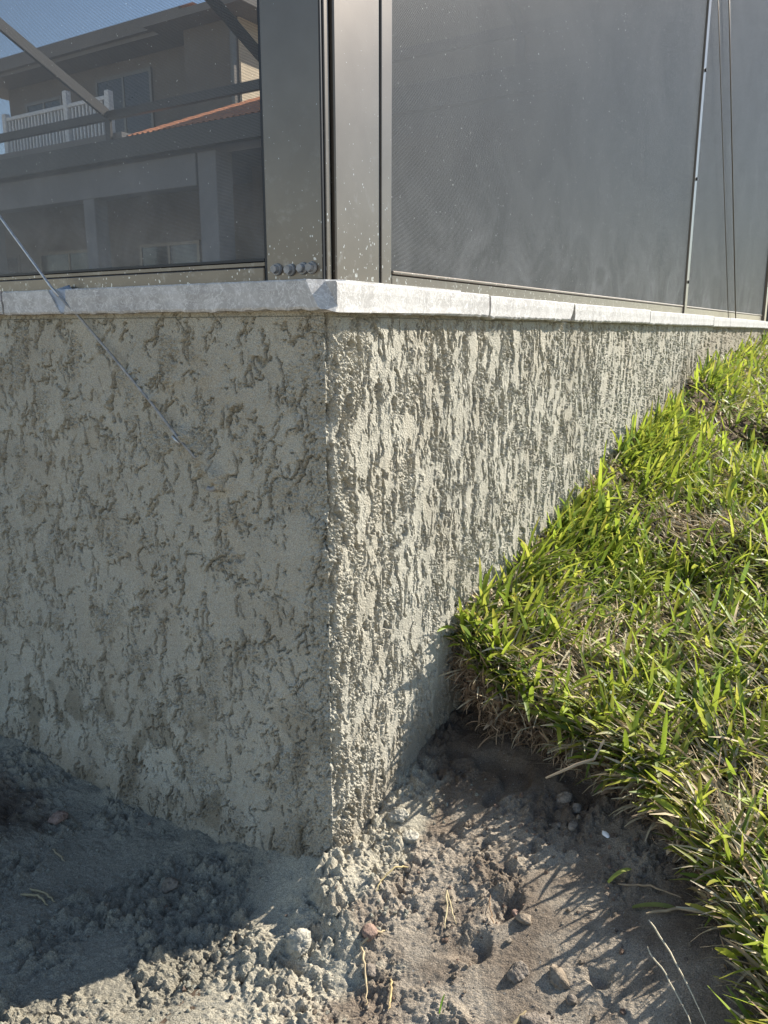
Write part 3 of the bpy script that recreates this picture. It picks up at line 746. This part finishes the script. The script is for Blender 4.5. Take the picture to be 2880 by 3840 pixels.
for zi, (n, x0, x1, y0, y1) in enumerate(zones):
    x, y = scatter(n, x0, x1, y0, y1)
    patch = fbm(x * 4.5, y * 4.5, 3, 200)
    sdx = sod_edge(x, y)
    keep = rng.random(len(x)) < .35 + .9 * patch + (.14 if zi else -.03) - .16 * (sdx < .10)
    xg, yg = x[keep], y[keep]; n1 = len(xg)
    base = np.stack([xg, yg, lawn_top(xg, yg) + rng.uniform(-.004, .012, n1)], 1)
    far = 1.0 + .25 * (zi == 2)
    az = rng.uniform(0, 2 * math.pi, n1); lean = np.abs(rng.normal(1.02, .42, n1)).clip(.05, 1.65)
    L = rng.uniform(.040, .100, n1); W = rng.uniform(.0036, .0086, n1) * far
    col = greens[rng.integers(0, 5, n1)] * rng.uniform(.75, 1.2, (n1, 1))
    parts.append(strips(base, az, lean, L, W, rng.uniform(-.2, .9, n1), col, 5, .16, (np.array([.42, .33, .07]), rng.random(n1) ** 3 * .9), rng.normal(0, .4, n1)))
    # dry leaves and stolons woven through
    keep = rng.random(len(x)) < .80 - .5 * patch - (.25 if zi == 2 else 0) + .2 * (sdx < .1)
    xd, yd = x[keep], y[keep]; n2 = len(xd)
    base = np.stack([xd, yd, lawn_top(xd, yd) + rng.uniform(.0, .024, n2)], 1)
    flow = 2.6 + 1.3 * fbm(xd * 5, yd * 5, 2, 210) + rng.normal(0, .7, n2)
    L = rng.uniform(.025, .075, n2); W = rng.uniform(.0012, .0042, n2) * far
    col = tans[rng.integers(0, 5, n2)] * rng.uniform(.7, 1.15, (n2, 1))
    dry.append(strips(base, flow, rng.normal(1.30, .2, n2), L, W, rng.uniform(-.25, .55, n2), col, 4, .35, None, rng.normal(0, 1.2, n2)))
# thicker clumps mounding against the wall
x = np.abs(rng.normal(0, .07, 1100)) + .008; y = rng.uniform(.31, 2.2, 1100); kk_ = fbm(x * 2, y * 5, 2, 230) > -.08; x, y = x[kk_], y[kk_]; n1 = len(x)
base = np.stack([x, y, lawn_top(x, y) + rng.uniform(-.004, .012, n1)], 1)
parts.append(strips(base, rng.uniform(-1.9, 1.9, n1), rng.uniform(.15, 1.2, n1), rng.uniform(.05, .115, n1), rng.uniform(.0045, .0085, n1), rng.uniform(.0, .9, n1),
                    greens[rng.integers(0, 5, n1)] * rng.uniform(.75, 1.15, (n1, 1)), 5, .18, (np.array([.42, .33, .07]), rng.random(n1) ** 3 * .9), rng.normal(0, .4, n1)))
# taller tufts leaning out over the cut edge
x, y = scatter(60000, .0, .62, -.36, .45, .0, .04); x, y = x[:3800], y[:3800]; n1 = len(x)
e = 1e-3; gxn = (sod_edge(x + e, y) - sod_edge(x - e, y)); gyn = (sod_edge(x, y + e) - sod_edge(x, y - e))
out = np.arctan2(-gyn, -gxn)
base = np.stack([x, y, lawn_top(x, y) + rng.uniform(-.02, .01, n1)], 1)
sel = rng.random(n1) < .26
def sub(a): return a[sel]
m1 = sel.sum()
parts.append(strips(base[sel], out[sel] + rng.normal(0, 1.5, m1), rng.uniform(.2, 1.5, m1), rng.uniform(.035, .085, m1), rng.uniform(.0042, .0085, m1), rng.uniform(.0, .9, m1),
                    greens[rng.integers(0, 5, m1)] * rng.uniform(.7, 1.2, (m1, 1)), 6, .3, (np.array([.40, .30, .08]), rng.random(m1) ** 2), rng.normal(0, .8, m1)))
m2 = n1 - m1; b2 = base[~sel] + np.stack([np.zeros(m2), np.zeros(m2), rng.uniform(-.045, .01, m2)], 1)
dry.append(strips(b2, out[~sel] + rng.normal(0, 1.6, m2), rng.uniform(.7, 2.2, m2), rng.uniform(.02, .075, m2), rng.uniform(.001, .0034, m2), rng.uniform(-.3, 1.0, m2),
                  tans[rng.integers(0, 5, m2)] * rng.uniform(.55, 1.05, (m2, 1)), 6, .3, None, rng.normal(0, 1.4, m2)))
V, F, C = join(parts); tag(link('grass', np_mesh('grass', V, F, True, C), BLADE), 'green coarse-bladed grass on the raised sod beside the wall', 'grass', None, 'stuff')
V, F, C = join(dry); tag(link('dry_grass', np_mesh('dry_grass', V, F, True, C), STRAW), 'tan dry leaves and runners woven through the sod', 'dry grass', None, 'stuff')
# root mat hanging from the cut face
n3 = 6500
x, y = scatter(140000, .0, .60, -.36, .45, -.012, .014); x, y = x[:n3], y[:n3]; n3 = len(x)
gxn = (sod_edge(x + e, y) - sod_edge(x - e, y)); gyn = (sod_edge(x, y + e) - sod_edge(x, y - e)); out = np.arctan2(-gyn, -gxn)
gz = np.array([ground_at(a, b) for a, b in zip(x, y)])
zt = lawn_top(x, y); fz = rng.random(n3) ** .8
base = np.stack([x, y, zt - .005 - fz * np.minimum(.058, np.maximum(zt - gz, .01))], 1)
rc = np.array([(.40, .28, .18), (.32, .22, .14), (.50, .38, .26), (.24, .17, .11)])
V, F, C = strips(base, out + rng.normal(0, 1.7, n3), rng.uniform(.3, 3.0, n3), rng.uniform(.012, .042, n3), np.where(rng.random(n3) < .12, rng.uniform(.003, .006, n3), rng.uniform(.0007, .0022, n3)), rng.uniform(-2.2, 2.2, n3),
                 rc[rng.integers(0, 4, n3)] * rng.uniform(.6, 1.2, (n3, 1)), 5, .3, None, rng.normal(0, 1.5, n3))
tag(link('root_mat', np_mesh('root_mat', V, F, True, C), STRAW), 'brown thatch and roots along the cut edge of the sod', 'thatch', None, 'stuff')

# ------------------------------------------------------------------ crumbs, stones, straws
def rock_mesh(name, size, seed, sub=3, squash=.7, amp=.3, freq=2.2, fine=.08):
    bm = bmesh.new(); bmesh.ops.create_icosphere(bm, subdivisions=sub, radius=1)
    co = np.array([v_.co for v_ in bm.verts]); rg = np.random.default_rng(seed)
    pn = rg.normal(0, 1, (16, 3)); pn /= np.linalg.norm(pn, axis=1)[:, None]; pd = rg.uniform(.62, 1.0, 16)
    q = co @ pn.T; d = np.min(np.where(q > .15, pd[None] / np.maximum(q, .15), 1.15), 1).clip(.5, 1.15)
    d = d + amp * .5 * perlin(co[:, 0] * freq, co[:, 1] * freq + co[:, 2] * 1.7, seed) + fine * 1.6 * np.abs(perlin(co[:, 0] * 6 + co[:, 2] * 4, co[:, 1] * 6 - co[:, 2] * 5, seed + 5)) + fine * .8 * perlin(co[:, 0] * 13 + co[:, 2] * 9, co[:, 1] * 13 - co[:, 2] * 11, seed + 6)
    co = co * d[:, None]
    for v_, c in zip(bm.verts, co): v_.co = Vector((c[0] * size[0], c[1] * size[1], c[2] * size[2] * squash))
    me = bpy.data.meshes.new(name); bm.to_mesh(me); bm.free()
    for p in me.polygons: p.use_smooth = True
    return me
def rock(name, x, y, size, mat, label, cat, seed, rz=0., sink=.35, fine=.08, amp=.3, sub=3):
    me = rock_mesh(name, size, seed, sub, .8, amp, 2.2, fine); o = link(name, me, mat)
    o.location = (x, y, ground_at(x, y) + size[2] * .8 * (1 - 2 * sink) * .5); o.rotation_euler = (random.uniform(-.3, .3), random.uniform(-.3, .3), rz)
    return tag(o, label, cat)
# crumbs: one object of thousands of tiny clods
NC = 3600
crx = rng.uniform(-.75, .48, NC * 3); cry = rng.uniform(-.42, .26, NC * 3)
dens = sst(-.1, .4, fbm(crx * 8, cry * 8, 3, 220)) + .15
ok = (rng.random(NC * 3) < dens) & ~((crx < .0) & (cry > -.006)) & (np.abs(crx) + np.maximum(cry, 0) * 0 > -1) & (sod_edge(crx, cry) < .0)
ok &= ~((crx < .008) & (cry > 0))
crx, cry = crx[ok][:NC], cry[ok][:NC]
bm = bmesh.new(); bmesh.ops.create_icosphere(bm, subdivisions=1, radius=1); ico = np.array([v_.co for v_ in bm.verts]); icf = np.array([[v_.index for v_ in f.verts] for f in bm.faces]); bm.free()
n = len(crx); rad = .0006 + .0030 * rng.random(n) ** 4.0
jit = 1 + .45 * rng.normal(0, 1, (n, len(ico), 1)).clip(-1, 1) * .6
cz = np.array([ground_at(a, b) for a, b in zip(crx, cry)])
Vc = np.stack([crx, cry, cz + rad * .35], 1)[:, None, :] + ico[None] * jit * rad[:, None, None] * rng.uniform(.7, 1.25, (n, 1, 3))
Fc = (np.arange(n)[:, None, None] * len(ico) + icf[None]).reshape(-1, 3)
pal = np.array([(.27, .265, .225), (.20, .165, .13), (.27, .23, .185), (.22, .155, .12), (.15, .12, .10)]); near = (np.where(crx < .12, .0, 1.0) + rng.random(n) * .8)
cc = pal[np.where(near < .7, 0, rng.integers(1, 5, n))] * rng.uniform(.8, 1.2, (n, 1))
cc = np.repeat(cc[:, None], len(ico), 1).reshape(-1, 3)
tag(link('soil_crumbs', np_mesh('soil_crumbs', Vc.reshape(-1, 3), Fc, False, cc), SOIL), 'loose crumbs of mortar and soil on the ground', 'crumbs', None, 'stuff')

rocks = [
    ('mortar_clod', .020, -.100, (.022, .018, .021), MORTAR, 'large sunlit grey mortar lump beyond the wall corner, largest of the clods', 'mortar clod', .42, .26),
    ('mortar_clod', .036, .104, (.015, .012, .014), MORTAR, 'knobbly pale mortar clod at the foot of the sunlit wall', 'mortar clod', .4, .26),
    ('mortar_clod', .064, .082, (.012, .011, .010), MORTAR, 'smaller mortar clod just right of the knobbly one by the sunlit wall', 'mortar clod', .42, .26),
    ('stone', .093, -.058, (.011, .010, .009), PINKSTONE, 'rounded reddish stone at the end of the mortar heap', 'stone', .3, .03),
    ('stone', .307, -.012, (.016, .011, .007), TANSTONE, 'flat tan and pink stone on the sunlit dirt', 'stone', .3, .05),
    ('stone', .326, -.030, (.007, .007, .007), GREYSTONE, 'small brown stone just below the flat tan one', 'stone', .3, .1),
    ('stone', .222, .230, (.013, .010, .010), GREYSTONE, 'biggest of the dusty stones in shade under the sod', 'stone', .35, .1),
    ('stone', .243, .219, (.008, .007, .007), GREYSTONE, 'small dusty stone touching the biggest one under the sod', 'stone', .35, .1),
    ('stone', .227, .188, (.008, .008, .007), GREYSTONE, 'round dusty stone, left one of the lower pair in shade', 'stone', .35, .1),
    ('stone', .249, .189, (.008, .007, .007), GREYSTONE, 'round dusty stone, right one of the lower pair in shade', 'stone', .35, .1),
    ('stone', -.447, -.083, (.015, .011, .010), PINKSTONE, 'pinkish stone in shade at the foot of the left wall', 'stone', .35, .08),
    ('stone', -.198, -.096, (.014, .012, .011), TANSTONE, 'tan mortar-splashed stone in the shade below the left wall', 'stone', .35, .1),
    ('stone', .088, .045, (.009, .008, .007), TANSTONE, 'tan stone half buried in mortar near the sunlit wall', 'stone', .35, .08),
    ('stone', .232, .050, (.008, .008, .008), PINKSTONE, 'reddish pebble in the middle of the sunlit dirt', 'stone', .3, .06),
    ('stone', .245, .040, (.009, .010, .009), TANSTONE, 'tan pebble right of the reddish one in the sunlit dirt', 'stone', .3, .06),
    ('soil_clod', .300, -.065, (.017, .014, .012), GREYSTONE, 'cracked dusty clod at the bottom edge of the picture', 'soil clod', .35, .10),
    ('soil_clod', .262, -.020, (.012, .011, .010), GREYSTONE, 'rough soil clod left of the flat tan stone', 'soil clod', .35, .10),
    ('soil_clod', .112, -.088, (.010, .008, .008), GREYSTONE, 'dusty soil clod right of the long pale straw', 'soil clod', .35, .10),
]
for i, (nm_, x, y, sz, mt, lab, cat, sk, fn) in enumerate(rocks):
    rock(nm_, x, y, sz, mt, lab, cat, 300 + i * 7, random.uniform(0, 6), sk, fn, .3 if fn < .2 else .42, 4 if sz[0] > .011 else 3)
me = rock_mesh('shell_chip', (.0065, .0042, .0016), 411, 3, 1, .25, 1.8, 0)
o = tag(link('shell_chip', me, SHELL), 'small white shell chip on the shaded dirt', 'shell'); o.location = (.292, .191, ground_at(.292, .191) + .002); o.rotation_euler = (.2, .1, -.5)

def straw(name, pts, w, label, cat, col=(.55, .43, .26), thick=.35):
    """dry stalk lying on the ground: flattened tapering tube along plan points (x, y, lift)"""
    P = []
    for i in range(len(pts) - 1):
        for k_ in range(5):
            t_ = k_ / 5; a, b = pts[i], pts[i + 1]; P.append([a[j] * (1 - t_) + b[j] * t_ for j in range(3)])
    P.append(list(pts[-1]))
    P = np.array(P)
    P[1:-1, :2] += .0008 * rng.normal(0, 1, (len(P) - 2, 2))
    zz = np.array([ground_at(a, b) for a, b in P[:, :2]]); zz = np.convolve(np.pad(zz, 3, 'edge'), np.ones(7) / 7, 'valid')
    P[:, 2] += zz + .0015
    r_ = w / 2 * np.interp(np.linspace(0, 1, len(P)), [0, .1, .7, 1], [.6, 1, .9, .35])
    V, F = tube_np(P, r_, 6)
    F = [tuple(f) for f in F]
    me = np_mesh(name, np.array(V), np.array(F), True, np.array(col)[None] * rng.uniform(.8, 1.15, (len(V), 1)))
    return tag(link(name, me, STRAW), label, cat)
straw('dry_stalk', [(.106, -.045, .003), (.098, -.060, .006), (.091, -.072, .004), (.103, -.085, .006), (.118, -.103, .003), (.128, -.120, .001)], .0030, 'long bent pale stalk on the dirt below the wall corner', 'dry stalk')
straw('dry_stalk', [(.140, -.088, .004), (.147, -.100, .002), (.153, -.114, .001)], .0030, 'short straight golden stalk near the bottom of the picture', 'dry stalk', (.6, .45, .22))
straw('dry_stalk', [(.148, .030, .006), (.158, .010, .003), (.167, -.010, .001)], .0022, 'forked pale straw standing against a mortar ridge, left prong', 'dry stalk', (.6, .5, .3))
straw('dry_stalk', [(.150, .028, .006), (.164, .012, .003), (.176, .000, .001)], .0018, 'forked pale straw standing against a mortar ridge, right prong', 'dry stalk', (.6, .5, .3))
straw('dry_stalk', [(.090, .036, .010), (.080, .020, .011), (.074, .002, .004), (.076, -.018, .001)], .0022, 'curved straw arching over the mortar near the sunlit wall', 'dry stalk', (.5, .4, .2))
straw('dry_stalk', [(.272, -.092, .001), (.281, -.078, .003), (.288, -.060, .006)], .0052, 'broad tan stalk sticking out by the bottom edge clod', 'dry stalk', (.5, .39, .22))
straw('dry_stalk', [(.380, .052, .030), (.415, .020, .022), (.455, -.022, .012)], .0020, 'pale straw slanting over the dirt at bottom right, upper of two', 'dry stalk', (.66, .58, .42))
straw('dry_stalk', [(.385, .030, .020), (.415, .002, .018), (.452, -.034, .012)], .0018, 'pale straw slanting over the dirt at bottom right, lower of two', 'dry stalk', (.66, .58, .42))
straw('dry_stalk', [(.370, .085, .004), (.40, .103, .004), (.43, .100, .006), (.462, .116, .010)], .0034, 'long dry runner lying from the sod onto the dirt', 'dry stalk', (.4, .31, .2))
straw('dry_stalk', [(.330, .115, .003), (.365, .122, .005), (.40, .118, .004)], .0024, 'dry twig pointing out of the sod below the yellow leaf', 'dry stalk', (.38, .28, .18))
straw('dry_stalk', [(-.352, -.196, .002), (-.325, -.192, .004), (-.300, -.196, .002)], .0030, 'straw in the shaded dirt at left, upper of the small bundle', 'dry stalk', (.42, .34, .2))
straw('dry_stalk', [(-.355, -.208, .002), (-.330, -.200, .004), (-.303, -.204, .002)], .0032, 'straw in the shaded dirt at left, lower of the small bundle', 'dry stalk', (.42, .34, .2))
straw('dry_stalk', [(-.395, -.130, .002), (-.376, -.134, .004), (-.360, -.136, .002)], .0030, 'short dry straw lying below the pinkish stone at left', 'dry stalk', (.4, .32, .2))
straw('dry_stalk', [(.215, .018, .002), (.205, .032, .004), (.196, .050, .001)], .0016, 'thin brown rootlet on the sunlit dirt beside the reddish pebble', 'dry stalk', (.34, .22, .13))
straw('dry_stalk', [(.060, .150, .004), (.066, .140, .008), (.078, .132, .002)], .0026, 'shaded curl of straw close to the foot of the sunlit wall', 'dry stalk', (.3, .25, .17))
# dangling runner under the sod lip
V, F = tube_np(np.array([(.275, .215, .150), (.268, .200, .128), (.250, .190, .120), (.232, .182, .108), (.214, .176, .096)]), np.array([.0016, .0017, .0020, .0017, .0012]), 6)
tag(link('dangling_runner', np_mesh('dangling_runner', np.array(V), np.array(F), True, np.full((len(V), 3), (.42, .34, .24))), STRAW), 'pale grass runner dangling out of the cut sod edge over the shade', 'runner')
# a fallen leaf blade and a curled one
def leaf(name, x, y, az, L, W, lean, curl, col, label):
    b = np.array([[x, y, ground_at(x, y) + .002]])
    V, F, C = strips(b, np.array([az]), np.array([lean]), np.array([L]), np.array([W]), np.array([curl]), np.array([col]), 9, .3, None, np.array([.5]))
    return tag(link(name, np_mesh(name, V, F, True, C), BLADE), label, 'leaf')
leaf('leaf_blade', .318, .115, 1.0, .038, .005, 1.15, .75, (.42, .46, .10), 'yellow-green fallen leaf blade lying on the sunlit dirt')
leaf('leaf_blade', .402, .134, -.6, .034, .006, .9, 1.2, (.48, .36, .18), 'curled tan leaf at the dirt edge of the sod')
leaf('leaf_blade', .205, -.095, 1.2, .022, .0022, .2, .3, (.12, .22, .03), 'tiny green grass shoot at the bottom edge of the picture')
leaf('leaf_blade', .352, .095, .2, .05, .006, 1.35, .3, (.24, .27, .08), 'dull green leaf lying on the dark soil by the sod')
